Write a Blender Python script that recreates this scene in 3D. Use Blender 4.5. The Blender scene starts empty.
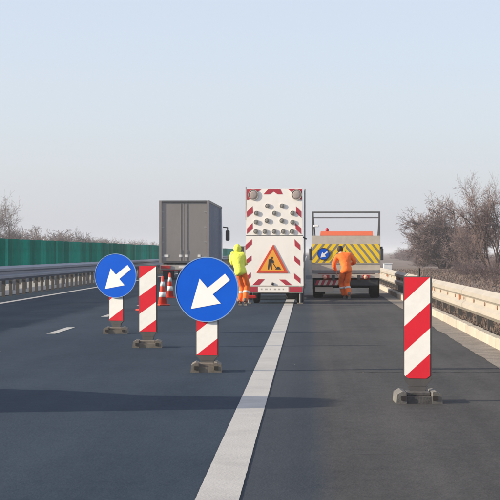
import bpy, bmesh, math, random
from mathutils import Vector, Matrix
R = math.radians
random.seed(7)
SC = bpy.context.scene
COL = SC.collection

# ------------------------------------------------------------------ camera, sky, sun, exposure
CAM_H = 1.39
FPX = 1800.0                    # focal length in pixels of a 500 px wide frame
cam_d = bpy.data.cameras.new('camera')
cam = bpy.data.objects.new('camera', cam_d)
COL.objects.link(cam)
cam.location = (0, 0, CAM_H)
cam_d.sensor_width = 36.0
cam_d.lens = 36.0 * FPX / 500.0
cam_d.clip_start = 0.5
cam_d.clip_end = 9000
cam.rotation_euler = (R(90) + math.atan(2 / FPX), 0, math.atan(58 / FPX))
SC.camera = cam

SUN_ELEV = 19.0
VEIL = 0.6
SUN_BEHIND = 11.0                # degrees behind the camera's left
world = bpy.data.worlds.new('World')
SC.world = world
world.use_nodes = True
wn = world.node_tree.nodes
wl = world.node_tree.links
sky = wn.new('ShaderNodeTexSky')
sky.sky_type = 'NISHITA'
sky.sun_disc = False
sky.sun_elevation = R(SUN_ELEV)
sky.sun_rotation = R(270 - SUN_BEHIND)
sky.altitude = 100
sky.air_density = 1.0
sky.dust_density = 2.0
sky.ozone_density = 2.5
bg = wn['Background']
bg.inputs['Strength'].default_value = 0.15
veil = wn.new('ShaderNodeMixRGB')          # thin even winter cloud veil over the whole sky
veil.inputs['Fac'].default_value = VEIL
veil.inputs['Color2'].default_value = (3.65, 3.78, 4.35, 1)
wl.new(sky.outputs['Color'], veil.inputs['Color1'])
wl.new(veil.outputs['Color'], bg.inputs['Color'])

sun_d = bpy.data.lights.new('sun', 'SUN')
sun_d.energy = 5.0
sun_d.angle = R(0.55)
sun_d.color = (1.0, 0.86, 0.66)
sun = bpy.data.objects.new('sun', sun_d)
COL.objects.link(sun)
e, b = R(SUN_ELEV), R(SUN_BEHIND)
to_sun = Vector((-math.cos(e) * math.cos(b), -math.cos(e) * math.sin(b), math.sin(e)))
sun.rotation_euler = to_sun.to_track_quat('Z', 'Y').to_euler()
sun.location = to_sun * 60

SC.view_settings.view_transform = 'Standard'
SC.view_settings.look = 'None'
SC.view_settings.exposure = 0.54
SC.view_settings.gamma = 1.0
SC.view_settings.use_curve_mapping = False
SC.render.engine = 'CYCLES'
SC.cycles.use_denoising = True
SC.cycles.max_bounces = 6
SC.cycles.volume_bounces = 1

# ------------------------------------------------------------------ materials
MATS = {}
def mat(name, col, rough=0.6, metal=0.0, var=0.12, scale=6.0, bump=0.0, bscale=None, dirt=None, dirt_amt=0.35, stretch=None, coat=0.0, spec=0.4, rand=0.0):
    if name in MATS: return MATS[name]
    m = bpy.data.materials.new(name); m.use_nodes = True
    n, l = m.node_tree.nodes, m.node_tree.links
    p = n['Principled BSDF']
    p.inputs['Roughness'].default_value = rough
    p.inputs['Metallic'].default_value = metal
    p.inputs['Specular IOR Level'].default_value = spec
    if coat: p.inputs['Coat Weight'].default_value = coat
    tc = n.new('ShaderNodeTexCoord')
    mp = n.new('ShaderNodeMapping')
    l.new(tc.outputs['Object'], mp.inputs['Vector'])
    if stretch: mp.inputs['Scale'].default_value = stretch
    nz = n.new('ShaderNodeTexNoise')
    nz.inputs['Scale'].default_value = scale
    nz.inputs['Detail'].default_value = 6
    nz.inputs['Roughness'].default_value = 0.65
    l.new(mp.outputs['Vector'], nz.inputs['Vector'])
    rp = n.new('ShaderNodeValToRGB')
    c = col
    rp.color_ramp.elements[0].position = 0.3
    rp.color_ramp.elements[1].position = 0.7
    rp.color_ramp.elements[0].color = tuple(max(0, x * (1 - var)) for x in c) + (1,)
    rp.color_ramp.elements[1].color = tuple(min(1, x * (1 + var)) for x in c) + (1,)
    l.new(nz.outputs['Fac'], rp.inputs['Fac'])
    out = rp.outputs['Color']
    if dirt:
        n2 = n.new('ShaderNodeTexNoise')
        n2.inputs['Scale'].default_value = scale * 0.45
        n2.inputs['Detail'].default_value = 8
        n2.inputs['Roughness'].default_value = 0.75
        l.new(mp.outputs['Vector'], n2.inputs['Vector'])
        r2 = n.new('ShaderNodeValToRGB')
        r2.color_ramp.elements[0].position = 0.48
        r2.color_ramp.elements[1].position = 0.75
        r2.color_ramp.elements[0].color = (0, 0, 0, 1)
        r2.color_ramp.elements[1].color = (dirt_amt, dirt_amt, dirt_amt, 1)
        l.new(n2.outputs['Fac'], r2.inputs['Fac'])
        mx = n.new('ShaderNodeMixRGB')
        l.new(r2.outputs['Color'], mx.inputs['Fac'])
        l.new(out, mx.inputs['Color1'])
        mx.inputs['Color2'].default_value = tuple(dirt) + (1,)
        out = mx.outputs['Color']
    if rand:      # each piece faded a little differently
        oi = n.new('ShaderNodeObjectInfo')
        mr = n.new('ShaderNodeMapRange')
        mr.inputs['To Min'].default_value = 1 - rand
        mr.inputs['To Max'].default_value = 1 + rand
        l.new(oi.outputs['Random'], mr.inputs['Value'])
        hs = n.new('ShaderNodeHueSaturation')
        l.new(mr.outputs['Result'], hs.inputs['Value'])
        l.new(out, hs.inputs['Color'])
        out = hs.outputs['Color']
    l.new(out, p.inputs['Base Color'])
    if bump:
        bz = n.new('ShaderNodeTexNoise')
        bz.inputs['Scale'].default_value = bscale or scale * 6
        bz.inputs['Detail'].default_value = 4
        l.new(tc.outputs['Object'], bz.inputs['Vector'])
        bp = n.new('ShaderNodeBump')
        bp.inputs['Strength'].default_value = bump
        bp.inputs['Distance'].default_value = 0.02
        l.new(bz.outputs['Fac'], bp.inputs['Height'])
        l.new(bp.outputs['Normal'], p.inputs['Normal'])
    MATS[name] = m
    return m

def asphalt(name, c_lo, c_hi, streak=0.25, streak_scale=1.0, blend=None):
    # blend: (lo, hi) colours of the newer, bluer surfacing that runs a little way past the painted line
    m = bpy.data.materials.new(name); m.use_nodes = True
    n, l = m.node_tree.nodes, m.node_tree.links
    p = n['Principled BSDF']
    tc = n.new('ShaderNodeTexCoord')
    def noise(scale, stretch=(1, 1, 1), detail=6, rough=0.6):
        mp = n.new('ShaderNodeMapping'); mp.inputs['Scale'].default_value = stretch
        l.new(tc.outputs['Object'], mp.inputs['Vector'])
        z = n.new('ShaderNodeTexNoise')
        z.inputs['Scale'].default_value = scale
        z.inputs['Detail'].default_value = detail
        z.inputs['Roughness'].default_value = rough
        l.new(mp.outputs['Vector'], z.inputs['Vector'])
        return z.outputs['Fac']
    def math_(op, a, bb):
        q = n.new('ShaderNodeMath'); q.operation = op
        for i, v in enumerate((a, bb)):
            if isinstance(v, (int, float)): q.inputs[i].default_value = v
            else: l.new(v, q.inputs[i])
        return q.outputs[0]
    patches = noise(0.55, (1, 0.35, 1), 5, 0.6)
    streaks = noise(streak_scale, (1.6, 0.015, 1), 4, 0.55)
    grain = noise(38, (1, 1, 1), 3, 0.7)
    fleck = noise(9, (1, 0.6, 1), 5, 0.75)
    s = math_('ADD', math_('MULTIPLY', patches, 0.50), math_('MULTIPLY', streaks, streak))
    s = math_('ADD', s, math_('MULTIPLY', grain, 0.44))
    s = math_('ADD', s, math_('MULTIPLY', fleck, 0.36))
    rp = n.new('ShaderNodeValToRGB')
    rp.color_ramp.elements[0].position = 0.60
    rp.color_ramp.elements[1].position = 0.97
    rp.color_ramp.elements[0].color = c_lo + (1,)
    rp.color_ramp.elements[1].color = c_hi + (1,)
    l.new(s, rp.inputs['Fac'])
    out = rp.outputs['Color']
    if blend:
        r2 = n.new('ShaderNodeValToRGB')
        r2.color_ramp.elements[0].position = 0.60
        r2.color_ramp.elements[1].position = 0.97
        r2.color_ramp.elements[0].color = blend[0] + (1,)
        r2.color_ramp.elements[1].color = blend[1] + (1,)
        l.new(s, r2.inputs['Fac'])
        sx_ = n.new('ShaderNodeSeparateXYZ')
        l.new(tc.outputs['Object'], sx_.inputs[0])
        xx = math_('ADD', sx_.outputs['X'], math_('MULTIPLY', math_('SUBTRACT', patches, 0.5), 0.22))
        xx = math_('ADD', xx, math_('MULTIPLY', math_('SUBTRACT', fleck, 0.5), 0.10))
        mr = n.new('ShaderNodeMapRange')
        mr.inputs['From Min'].default_value = 0.02
        mr.inputs['From Max'].default_value = 0.20
        l.new(xx, mr.inputs['Value'])
        mx = n.new('ShaderNodeMixRGB')
        l.new(mr.outputs['Result'], mx.inputs['Fac'])
        l.new(r2.outputs['Color'], mx.inputs['Color1'])
        l.new(out, mx.inputs['Color2'])
        out = mx.outputs['Color']
    l.new(out, p.inputs['Base Color'])
    p.inputs['Roughness'].default_value = 0.82
    p.inputs['Specular IOR Level'].default_value = 0.06
    bp = n.new('ShaderNodeBump')
    bp.inputs['Strength'].default_value = 0.35
    bp.inputs['Distance'].default_value = 0.012
    l.new(math_('ADD', grain, fleck), bp.inputs['Height'])
    l.new(bp.outputs['Normal'], p.inputs['Normal'])
    MATS[name] = m
    return m

def paint_line(name, col, worn):
    m = mat(name, col, 0.7, var=0.06, scale=3.0, bump=0.2, bscale=60, dirt=worn, dirt_amt=0.45)
    return m

M = dict(
    lane=asphalt('asphalt_lane', (0.0195, 0.031, 0.048), (0.048, 0.0665, 0.090), 0.22, 0.8),
    shoulder=asphalt('asphalt_shoulder', (0.025, 0.026, 0.029), (0.084, 0.083, 0.083), 0.45, 1.3, ((0.025, 0.033, 0.044), (0.052, 0.061, 0.074))),
    line=paint_line('road_paint', (0.42, 0.41, 0.39), (0.22, 0.22, 0.22)),
    tar_shade=mat('tar_crack_shade', (0.018, 0.018, 0.02), 0.6),
    verge=mat('verge_concrete', (0.21, 0.185, 0.16), 0.9, var=0.35, scale=2.5, bump=0.6, bscale=30, dirt=(0.16, 0.13, 0.10), dirt_amt=0.6),
    kerb=mat('kerb_concrete', (0.40, 0.36, 0.30), 0.85, rand=0.10, var=0.14, scale=4, bump=0.4, bscale=40, dirt=(0.28, 0.24, 0.19), dirt_amt=0.5),
    soil=mat('dry_ground', (0.15, 0.112, 0.092), 0.95, var=0.35, scale=0.35, bump=0.5, bscale=6, dirt=(0.26, 0.20, 0.14), dirt_amt=0.7),
    median=mat('median_gravel', (0.34, 0.32, 0.30), 0.95, var=0.3, scale=1.6, bump=0.6, bscale=25),
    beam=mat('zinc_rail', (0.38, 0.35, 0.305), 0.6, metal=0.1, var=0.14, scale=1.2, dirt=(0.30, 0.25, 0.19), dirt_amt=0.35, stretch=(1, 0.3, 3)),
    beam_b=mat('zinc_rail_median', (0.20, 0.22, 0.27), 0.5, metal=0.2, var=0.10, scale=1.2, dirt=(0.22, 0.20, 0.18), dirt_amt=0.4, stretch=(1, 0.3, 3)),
    post_steel=mat('weathered_post', (0.085, 0.078, 0.072), 0.8, var=0.25, scale=5, dirt=(0.14, 0.10, 0.07)),
    bolt=mat('rusty_bolt', (0.20, 0.11, 0.07), 0.8),
    reflector=mat('amber_reflector', (0.45, 0.20, 0.11), 0.4),
    green=mat('green_lamella', (0.002, 0.24, 0.165), 0.6, spec=0.1, rand=0.38, var=0.35, scale=0.9, dirt=(0.03, 0.20, 0.17), dirt_amt=0.3),
    red=mat('red_sheeting', (0.60, 0.016, 0.035), 0.5, spec=0.2, var=0.07, scale=5, dirt=(0.36, 0.05, 0.05), dirt_amt=0.35),
    white=mat('white_sheeting', (0.76, 0.76, 0.74), 0.45, spec=0.2, var=0.04, scale=5, dirt=(0.52, 0.49, 0.44), dirt_amt=0.35),
    blue=mat('blue_sheeting', (0.0, 0.090, 0.58), 0.5, spec=0.15, var=0.06, scale=3, dirt=(0.01, 0.12, 0.50), dirt_amt=0.3),
    arrow=mat('arrow_sheeting', (0.82, 0.82, 0.82), 0.42, var=0.03, scale=4, dirt=(0.6, 0.58, 0.55), dirt_amt=0.3),
    rim=mat('sign_rim', (0.20, 0.32, 0.55), 0.4),
    backing=mat('dark_plastic', (0.055, 0.055, 0.060), 0.6, dirt=(0.14, 0.12, 0.11)),
    foot=mat('foot_plastic', (0.17, 0.15, 0.125), 0.8, var=0.2, scale=9, bump=0.15, bscale=60, dirt=(0.27, 0.235, 0.19), dirt_amt=0.5),
    foot_grey=mat('foot_grey', (0.135, 0.132, 0.125), 0.8, var=0.2, scale=9, bump=0.15, bscale=60, dirt=(0.24, 0.23, 0.21), dirt_amt=0.5),
    foot_dark=mat('foot_rubber', (0.075, 0.074, 0.074), 0.8, var=0.2, scale=9, bump=0.15, bscale=60, dirt=(0.22, 0.20, 0.18), dirt_amt=0.5),
    dark=mat('dark_metal', (0.04, 0.042, 0.047), 0.55, dirt=(0.10, 0.09, 0.08)),
    frame_grey=mat('frame_grey', (0.10, 0.10, 0.105), 0.6, dirt=(0.18, 0.16, 0.14)),
    chevron_grey=mat('chevron_grey', (0.22, 0.21, 0.18), 0.5, var=0.12, scale=4, dirt=(0.34, 0.31, 0.26), dirt_amt=0.5),
    steel=mat('grey_steel', (0.20, 0.20, 0.21), 0.5, metal=0.4, dirt=(0.12, 0.10, 0.08)),
    rubber=mat('tyre_rubber', (0.022, 0.022, 0.023), 0.85, dirt=(0.07, 0.06, 0.05)),
    board=mat('board_white', (0.84, 0.81, 0.77), 0.5, var=0.03, scale=2, dirt=(0.58, 0.53, 0.47), dirt_amt=0.4),
    board_red=mat('board_red', (0.40, 0.030, 0.055), 0.5, var=0.08, scale=4, dirt=(0.32, 0.09, 0.09), dirt_amt=0.35),
    lamp_off=mat('lamp_lens_grey', (0.22, 0.215, 0.20), 0.25, var=0.15, scale=30),
    lamp_big=mat('lamp_lens_dusty', (0.36, 0.31, 0.29), 0.3, var=0.15, scale=12),
    amber=mat('amber_sheeting', (0.80, 0.36, 0.045), 0.5, var=0.05, scale=5),
    sign_red=mat('sign_border_red', (0.60, 0.07, 0.03), 0.5),
    black=mat('black_print', (0.035, 0.030, 0.028), 0.6),
    taillight=mat('tail_lens', (0.42, 0.02, 0.02), 0.25),
    taillight_w=mat('pale_lens', (0.75, 0.42, 0.30), 0.25),
    trailer=mat('trailer_grey', (0.245, 0.228, 0.218), 0.55, var=0.10, scale=0.9, dirt=(0.16, 0.14, 0.13), dirt_amt=0.4, stretch=(1, 1, 0.4)),
    trailer_side=mat('trailer_shaded_side', (0.10, 0.125, 0.19), 0.6, var=0.08, scale=0.8),  # darker and bluer than the rear: the side's shade is in the colour
    trim=mat('trailer_trim', (0.34, 0.33, 0.33), 0.45, metal=0.3),
    trim_dark=mat('trailer_dark_trim', (0.085, 0.085, 0.09), 0.5),
    yellow=mat('yellow_sheeting', (0.88, 0.60, 0.015), 0.45, var=0.06, scale=4),
    stripe_grey=mat('grey_sheeting', (0.42, 0.40, 0.36), 0.5, var=0.1, scale=4, dirt=(0.28, 0.26, 0.22)),
    beige=mat('pale_body_paint', (0.54, 0.49, 0.42), 0.55, var=0.08, scale=3, dirt=(0.28, 0.24, 0.20), dirt_amt=0.5),
    orange_cab=mat('orange_paint', (0.62, 0.13, 0.055), 0.4, var=0.06, scale=2, coat=0.2),
    white_cab=mat('white_paint', (0.70, 0.70, 0.69), 0.35, var=0.04, scale=2, coat=0.3),
    glass=mat('dark_glass', (0.03, 0.035, 0.04), 0.08, var=0.0),
    cone=mat('cone_red', (0.66, 0.055, 0.025), 0.5, var=0.08, scale=8, dirt=(0.4, 0.1, 0.08)),
    hivis_o=mat('hivis_orange', (0.88, 0.16, 0.02), 0.8, var=0.16, scale=9, bump=1.0, bscale=11),
    hivis_y=mat('hivis_yellow', (0.76, 0.80, 0.10), 0.8, var=0.14, scale=9, bump=1.0, bscale=11),
    reflect=mat('reflective_tape', (0.62, 0.60, 0.56), 0.4),
    skin=mat('skin', (0.50, 0.29, 0.20), 0.6, var=0.05),
    hair=mat('dark_hair', (0.022, 0.015, 0.012), 0.7),
    boot=mat('grey_boot', (0.15, 0.14, 0.13), 0.8, dirt=(0.28, 0.25, 0.22)),
    eye=mat('eye_dark', (0.02, 0.018, 0.016), 0.3),
    lip=mat('lip', (0.36, 0.15, 0.12), 0.6),
    bark=mat('bark', (0.085, 0.062, 0.056), 0.95, var=0.3, scale=5),
    twig=mat('twig', (0.145, 0.106, 0.102), 0.95, var=0.25, scale=0.6),
    twig_far=mat('twig_far', (0.135, 0.105, 0.098), 0.95, var=0.25, scale=0.1),
    straw=mat('straw', (0.155, 0.118, 0.100), 0.95, var=0.35, scale=0.9),
    cabinet=mat('cabinet_white', (0.78, 0.78, 0.77), 0.5),
)

# ------------------------------------------------------------------ mesh helpers
class MB:
    def __init__(s): s.v = []; s.f = []
    def add(s, vs, fs):
        k = len(s.v); s.v += [tuple(x) for x in vs]; s.f += [tuple(i + k for i in q) for q in fs]; return s
    def box(s, c, d, rot=None):
        hx, hy, hz = d[0] / 2, d[1] / 2, d[2] / 2
        vs = [Vector((x, y, z)) for x in (-hx, hx) for y in (-hy, hy) for z in (-hz, hz)]
        if rot: vs = [rot @ q for q in vs]
        vs = [q + Vector(c) for q in vs]
        return s.add(vs, [(0, 1, 3, 2), (4, 6, 7, 5), (0, 4, 5, 1), (2, 3, 7, 6), (0, 2, 6, 4), (1, 5, 7, 3)])
    def bevbox(s, c, d, b):
        # box with chamfered vertical and horizontal edges: three stacked rings
        hx, hy, hz = d[0] / 2, d[1] / 2, d[2] / 2
        def ring(ix, z, cut):
            x, y = hx - ix, hy - ix
            k = cut
            return [(x - k, -y, z), (x, -y + k, z), (x, y - k, z), (x - k, y, z), (-x + k, y, z), (-x, y - k, z), (-x, -y + k, z), (-x + k, -y, z)]
        rings = [ring(b, -hz, b), ring(0, -hz + b, b), ring(0, hz - b, b), ring(b, hz, b)]
        vs = [(q[0] + c[0], q[1] + c[1], q[2] + c[2]) for r in rings for q in r]
        fs = [tuple(range(8))[::-1], tuple(range(24, 32))]
        for a in range(3):
            for i in range(8):
                j = (i + 1) % 8
                fs.append((a * 8 + i, a * 8 + j, a * 8 + 8 + j, a * 8 + 8 + i))
        return s.add(vs, fs)
    def tube(s, p0, p1, r0, r1=None, n=8, cap=True):
        r1 = r0 if r1 is None else r1
        p0, p1 = Vector(p0), Vector(p1)
        d = (p1 - p0)
        if d.length < 1e-6: return s
        d.normalize()
        u = d.orthogonal().normalized(); w = d.cross(u)
        vs = []
        for p, r in ((p0, r0), (p1, r1)):
            for i in range(n):
                a = 2 * math.pi * i / n
                vs.append(p + (u * math.cos(a) + w * math.sin(a)) * r)
        fs = [(i, (i + 1) % n, n + (i + 1) % n, n + i) for i in range(n)]
        if cap: fs += [tuple(range(n))[::-1], tuple(range(n, 2 * n))]
        return s.add(vs, fs)
    def path(s, pts, r, n=8):
        for a, c in zip(pts, pts[1:]): s.tube(a, c, r, r, n)
        return s
    def prism(s, poly, y0, y1):           # polygon in x,z ; extruded along y
        n = len(poly)
        vs = [(x, y0, z) for x, z in poly] + [(x, y1, z) for x, z in poly]
        fs = [tuple(range(n)), tuple(range(n, 2 * n))[::-1]]
        fs += [(i, n + i, n + (i + 1) % n, (i + 1) % n) for i in range(n)]
        return s.add(vs, fs)
    def prism_x(s, poly, x0, x1):         # polygon in y,z ; extruded along x
        n = len(poly)
        vs = [(x0, y, z) for y, z in poly] + [(x1, y, z) for y, z in poly]
        fs = [tuple(range(n)), tuple(range(n, 2 * n))[::-1]]
        fs += [(i, n + i, n + (i + 1) % n, (i + 1) % n) for i in range(n)]
        return s.add(vs, fs)
    def lathe(s, prof, axis='Z', n=24, c=(0, 0, 0), closed=False):
        vs = []
        for r, t in prof:
            for i in range(n):
                a = 2 * math.pi * i / n
                ca, sa = math.cos(a) * r, math.sin(a) * r
                q = {'Z': (ca, sa, t), 'X': (t, ca, sa), 'Y': (ca, t, sa)}[axis]
                vs.append((q[0] + c[0], q[1] + c[1], q[2] + c[2]))
        m = len(prof); fs = []
        rng = range(m if closed else m - 1)
        for k in rng:
            k2 = (k + 1) % m
            for i in range(n):
                j = (i + 1) % n
                fs.append((k * n + i, k * n + j, k2 * n + j, k2 * n + i))
        if not closed:
            if prof[0][0] > 1e-5: fs.append(tuple(range(n))[::-1])
            if prof[-1][0] > 1e-5: fs.append(tuple(range((m - 1) * n, m * n)))
        return s.add(vs, fs)
    def mesh(s, name, smooth=False, fix=True):
        me = bpy.data.meshes.new(name)
        me.from_pydata(s.v, [], s.f)
        if fix:
            bm = bmesh.new(); bm.from_mesh(me)
            bmesh.ops.recalc_face_normals(bm, faces=bm.faces)
            bm.to_mesh(me); bm.free()
        if smooth:
            me.polygons.foreach_set('use_smooth', [True] * len(me.polygons))
        me.update()
        return me
    def build(s, name, m, parent=None, smooth=False, fix=True):
        me = s.mesh(name, smooth, fix)
        me.materials.append(M[m] if isinstance(m, str) else m)
        return link(name, me, parent)

def link(name, me, parent=None, loc=None, rz=0):
    o = bpy.data.objects.new(name, me)
    COL.objects.link(o)
    if parent is not None: o.parent = parent
    if loc is not None: o.location = loc
    if rz: o.rotation_euler = (0, 0, rz)
    return o
def tag(o, label, cat, group=None):
    o['label'] = label; o['category'] = cat
    if group: o['group'] = group
    return o
def thing(name, label, cat, loc=(0, 0, 0), rz=0, group=None):
    return tag(link(name, None, None, loc, rz), label, cat, group)
def struct(o): o['kind'] = 'structure'; return o
def stuff(o): o['kind'] = 'stuff'; return o
def clip(poly, x0, x1, z0, z1):
    def cut(P, ins, inter):
        out = []
        for i in range(len(P)):
            a, c = P[i - 1], P[i]
            if ins(c):
                if not ins(a): out.append(inter(a, c))
                out.append(c)
            elif ins(a): out.append(inter(a, c))
        return out
    def ix(v): return lambda a, c: (v, a[1] + (c[1] - a[1]) * (v - a[0]) / (c[0] - a[0]))
    def iz(v): return lambda a, c: (a[0] + (c[0] - a[0]) * (v - a[1]) / (c[1] - a[1]), v)
    for ins, inter in ((lambda p: p[0] >= x0, ix(x0)), (lambda p: p[0] <= x1, ix(x1)), (lambda p: p[1] >= z0, iz(z0)), (lambda p: p[1] <= z1, iz(z1))):
        if poly: poly = cut(poly, ins, inter)
    return poly
def lateral(px, d): return (px - 308) / FPX * d
def depth(py): return FPX * CAM_H / (py - 252)

# ------------------------------------------------------------------ the setting: ground, roads, lines
def sheet(name, x0, x1, y0, y1, z, m, ny=1):
    mb = MB()
    for i in range(ny + 1):
        y = y0 + (y1 - y0) * i / ny
        mb.v += [(x0, y, z), (x1, y, z)]
    for i in range(ny): mb.f.append((2 * i, 2 * i + 1, 2 * i + 3, 2 * i + 2))
    return struct(mb.build(name, m))
prof = [(-4000, -2.5), (-120, -2.0), (-45, -0.9), (-27, -0.12), (-24.5, -0.06), (2.80, -0.06), (2.86, 0.07), (4.2, 0.08), (7, -0.10), (14, -0.25), (60, -0.8), (4000, -2.5)]
ys = [-200, -60, 0, 30, 60, 100, 150, 220, 320, 500, 900, 2000, 8000]
mb = MB()
for y in ys: mb.v += [(x, y, z) for x, z in prof]
np_ = len(prof)
for j in range(len(ys) - 1):
    for i in range(np_ - 1): mb.f.append((j * np_ + i, j * np_ + i + 1, (j + 1) * np_ + i + 1, (j + 1) * np_ + i))
struct(mb.build('ground', 'soil', smooth=False))
sheet('road', -9.62, -0.50, -60, 900, 0.0, 'lane')
sheet('hard_shoulder', -0.50, 2.48, -60, 900, 0.0, 'shoulder')
sheet('opposite_road', -24.2, -12.9, -60, 900, 0.0, 'lane')
sheet('median', -12.9, -9.62, -60, 900, 0.012, 'median')
# verge strip with a crumbling edge over the asphalt
mb = MB()
yy = -8.0; k = 0; ew = 0.0
while yy < 420:
    ew = ew * 0.8 + random.uniform(-0.010, 0.010)
    e_ = 2.30 + ew
    mb.v += [(e_, yy, 0.005), (2.70, yy, 0.005)]
    if k: mb.f.append((2 * k - 2, 2 * k - 1, 2 * k + 1, 2 * k))
    k += 1
    yy += 0.22 if yy < 70 else (0.8 if yy < 140 else 6)
struct(mb.build('verge', 'verge'))
def ragged(name, x0, x1, y0, y1, z, m, amp, step):
    mb = MB(); y = y0; k = 0
    while y < y1:
        mb.v += [(x0 + random.uniform(-amp, amp), y, z), (x1 + random.uniform(-amp, amp), y, z)]
        if k: mb.f.append((2 * k - 2, 2 * k - 1, 2 * k + 1, 2 * k))
        k += 1; y += step * (1 if y < 60 else 6)
    return struct(mb.build(name, m))
ragged('shoulder_line', -0.632, -0.385, 2, 600, 0.0065, 'line', 0.0016, 0.12)
sheet('edge_line', -8.42, -8.22, 2, 900, 0.0045, 'line', 40)
line_me = None
for i in range(28):
    y0 = 30.4 - 24 + 8.0 * i
    mb = MB(); mb.add([(-0.075, 0, 0), (0.075, 0, 0), (0.075, 2.6, 0), (-0.075, 2.6, 0)], [(0, 1, 2, 3)])
    if line_me is None:
        line_me = mb.mesh('lane_dash'); line_me.materials.append(M['line'])
    struct(link('lane_dash', line_me, None, (-4.36, y0, 0.0045)))
# cracks in the asphalt, and one drawn shadow line of a sign
def crack_shade(y, x0, x1, w, amp, slope=0.0):
    mb = MB(); x = x0; k = 0; off = 0
    while x <= x1:
        off += random.uniform(-amp, amp); off *= 0.93
        ww = w * random.uniform(0.35, 1.0)
        yy = y + off + slope * (x - x0)
        mb.v += [(x, yy - ww / 2, 0.0042), (x, yy + ww / 2, 0.0042)]
        if k: mb.f.append((2 * k - 2, 2 * k, 2 * k + 1, 2 * k - 1))
        k += 1; x += 0.06
    struct(mb.build('road_crack_shade', 'tar_shade'))
crack_shade(20.85, 0.55, 2.26, 0.045, 0.016)  # dark strip drawn along the shadow line of the nearer blue sign
crack_shade(33.5, 0.3, 2.25, 0.04, 0.02)
crack_shade(13.1, 0.9, 1.5, 0.012, 0.02)
crack_shade(12.4, 0.3, 0.7, 0.012, 0.02)
# a little pale grit on the shoulder
mb = MB()
for i in range(5):
    x, y = random.uniform(-0.35, 2.3), random.uniform(10.5, 26)
    r = random.uniform(0.004, 0.009)
    mb.add([(x - r, y, 0.0), (x, y - r * 1.3, 0.0), (x + r, y, 0.0), (x, y + r, 0.0), (x, y, r * 1.1)], [(0, 1, 4), (1, 2, 4), (2, 3, 4), (3, 0, 4)])
o = stuff(mb.build('road_grit', 'verge')); o['label'] = 'loose pale grit scattered over the hard shoulder asphalt'; o['category'] = 'grit'

# kerb: concrete blocks under the right guardrail
kerb = struct(link('kerb', None, None, (2.70, 0, 0)))
mbk = MB(); mbk.bevbox((0.075, 0.492, 0.055), (0.15, 0.984, 0.19), 0.018)
kme = mbk.mesh('kerb_block'); kme.materials.append(M['kerb'])
for i in range(170):
    o = link('kerb_block', kme, kerb, (random.uniform(-0.008, 0.008), -6 + i, random.uniform(-0.008, 0.006)))
    o.rotation_euler = (random.uniform(-0.006, 0.006), 0, random.uniform(-0.006, 0.006))
mb = MB(); mb.box((0.075, 164 + 130, 0.055), (0.15, 260, 0.19))
stuff(mb.build('kerb_run', 'kerb', kerb))

# ------------------------------------------------------------------ guardrails
WP = [(0.00, 0.50), (-0.030, 0.47), (-0.085, 0.42), (-0.085, 0.34), (-0.012, 0.285), (-0.012, 0.215), (-0.085, 0.16), (-0.085, 0.08), (-0.030, 0.03), (0.0, 0.0)]
def wbeam(length, h, side=1, t=0.004):
    mb = MB(); n = len(WP)
    P = [(x * side, z / 0.5 * h) for x, z in WP]
    Q = [(x * side + side * t, z / 0.5 * h) for x, z in WP]
    for y in (0, length):
        mb.v += [(x, y, z) for x, z in P] + [(x, y, z) for x, z in Q]
    s = 2 * n
    for i in range(n - 1):
        mb.f.append((i, i + 1, s + i + 1, s + i))
        mb.f.append((n + i, s + n + i, s + n + i + 1, n + i + 1))
    mb.f.append((0, s, s + n, n)); mb.f.append((n - 1, 2 * n - 1, s + 2 * n - 1, s + n - 1))
    return mb
def guardrail(name, label, x, z0, h, y0, nseg, seglen, side, m, post_step, bolts=True, pm_='post_steel'):
    g = thing(name, label, 'guardrail', (x, y0, 0))
    me = wbeam(seglen + 0.12, h, side).mesh('beam'); me.materials.append(M[m])
    pm = MB(); pm.box((0.075 * side, 0, (z0 + h * 0.9) / 2 - 0.1), (0.10, 0.06, z0 + h * 0.9 + 0.2))
    pme = pm.mesh('post'); pme.materials.append(M[pm_])
    bm_ = MB(); bm_.lathe([(0.034, 0.0), (0.030, -0.014 * side), (0.0, -0.018 * side)], 'X', 8)
    bme = bm_.mesh('bolt', True); bme.materials.append(M['bolt'])
    rf = MB(); rf.box((-0.02 * side, 0, 0), (0.05, 0.075, 0.10)); 
    rme = rf.mesh('reflector'); rme.materials.append(M['reflector'])
    for i in range(nseg):
        link('beam', me, g, (random.uniform(-0.001, 0.001) + (i % 2) * 0.0045, i * seglen, z0 + random.uniform(-0.0015, 0.0015)))
    npost = int(nseg * seglen / post_step)
    for i in range(npost):
        y = 0.3 + i * post_step
        link('post', pme, g, (0, y, 0))
        if bolts and y + y0 < 95:
            link('bolt', bme, g, (-0.012 * side, y, z0 + h * 0.5))
            if i % 4 == 0: link('reflector', rme, g, (-0.012 * side, y + 0.7, z0 + h * 0.5))
    return g
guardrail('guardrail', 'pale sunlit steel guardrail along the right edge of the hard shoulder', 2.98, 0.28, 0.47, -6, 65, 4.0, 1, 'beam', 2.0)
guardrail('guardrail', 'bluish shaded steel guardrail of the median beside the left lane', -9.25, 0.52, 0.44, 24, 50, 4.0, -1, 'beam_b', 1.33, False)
guardrail('guardrail', 'second median guardrail standing behind the green screen, facing the other carriageway', -12.3, 0.52, 0.44, 24, 50, 4.0, 1, 'beam_b', 1.33, False)

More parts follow.
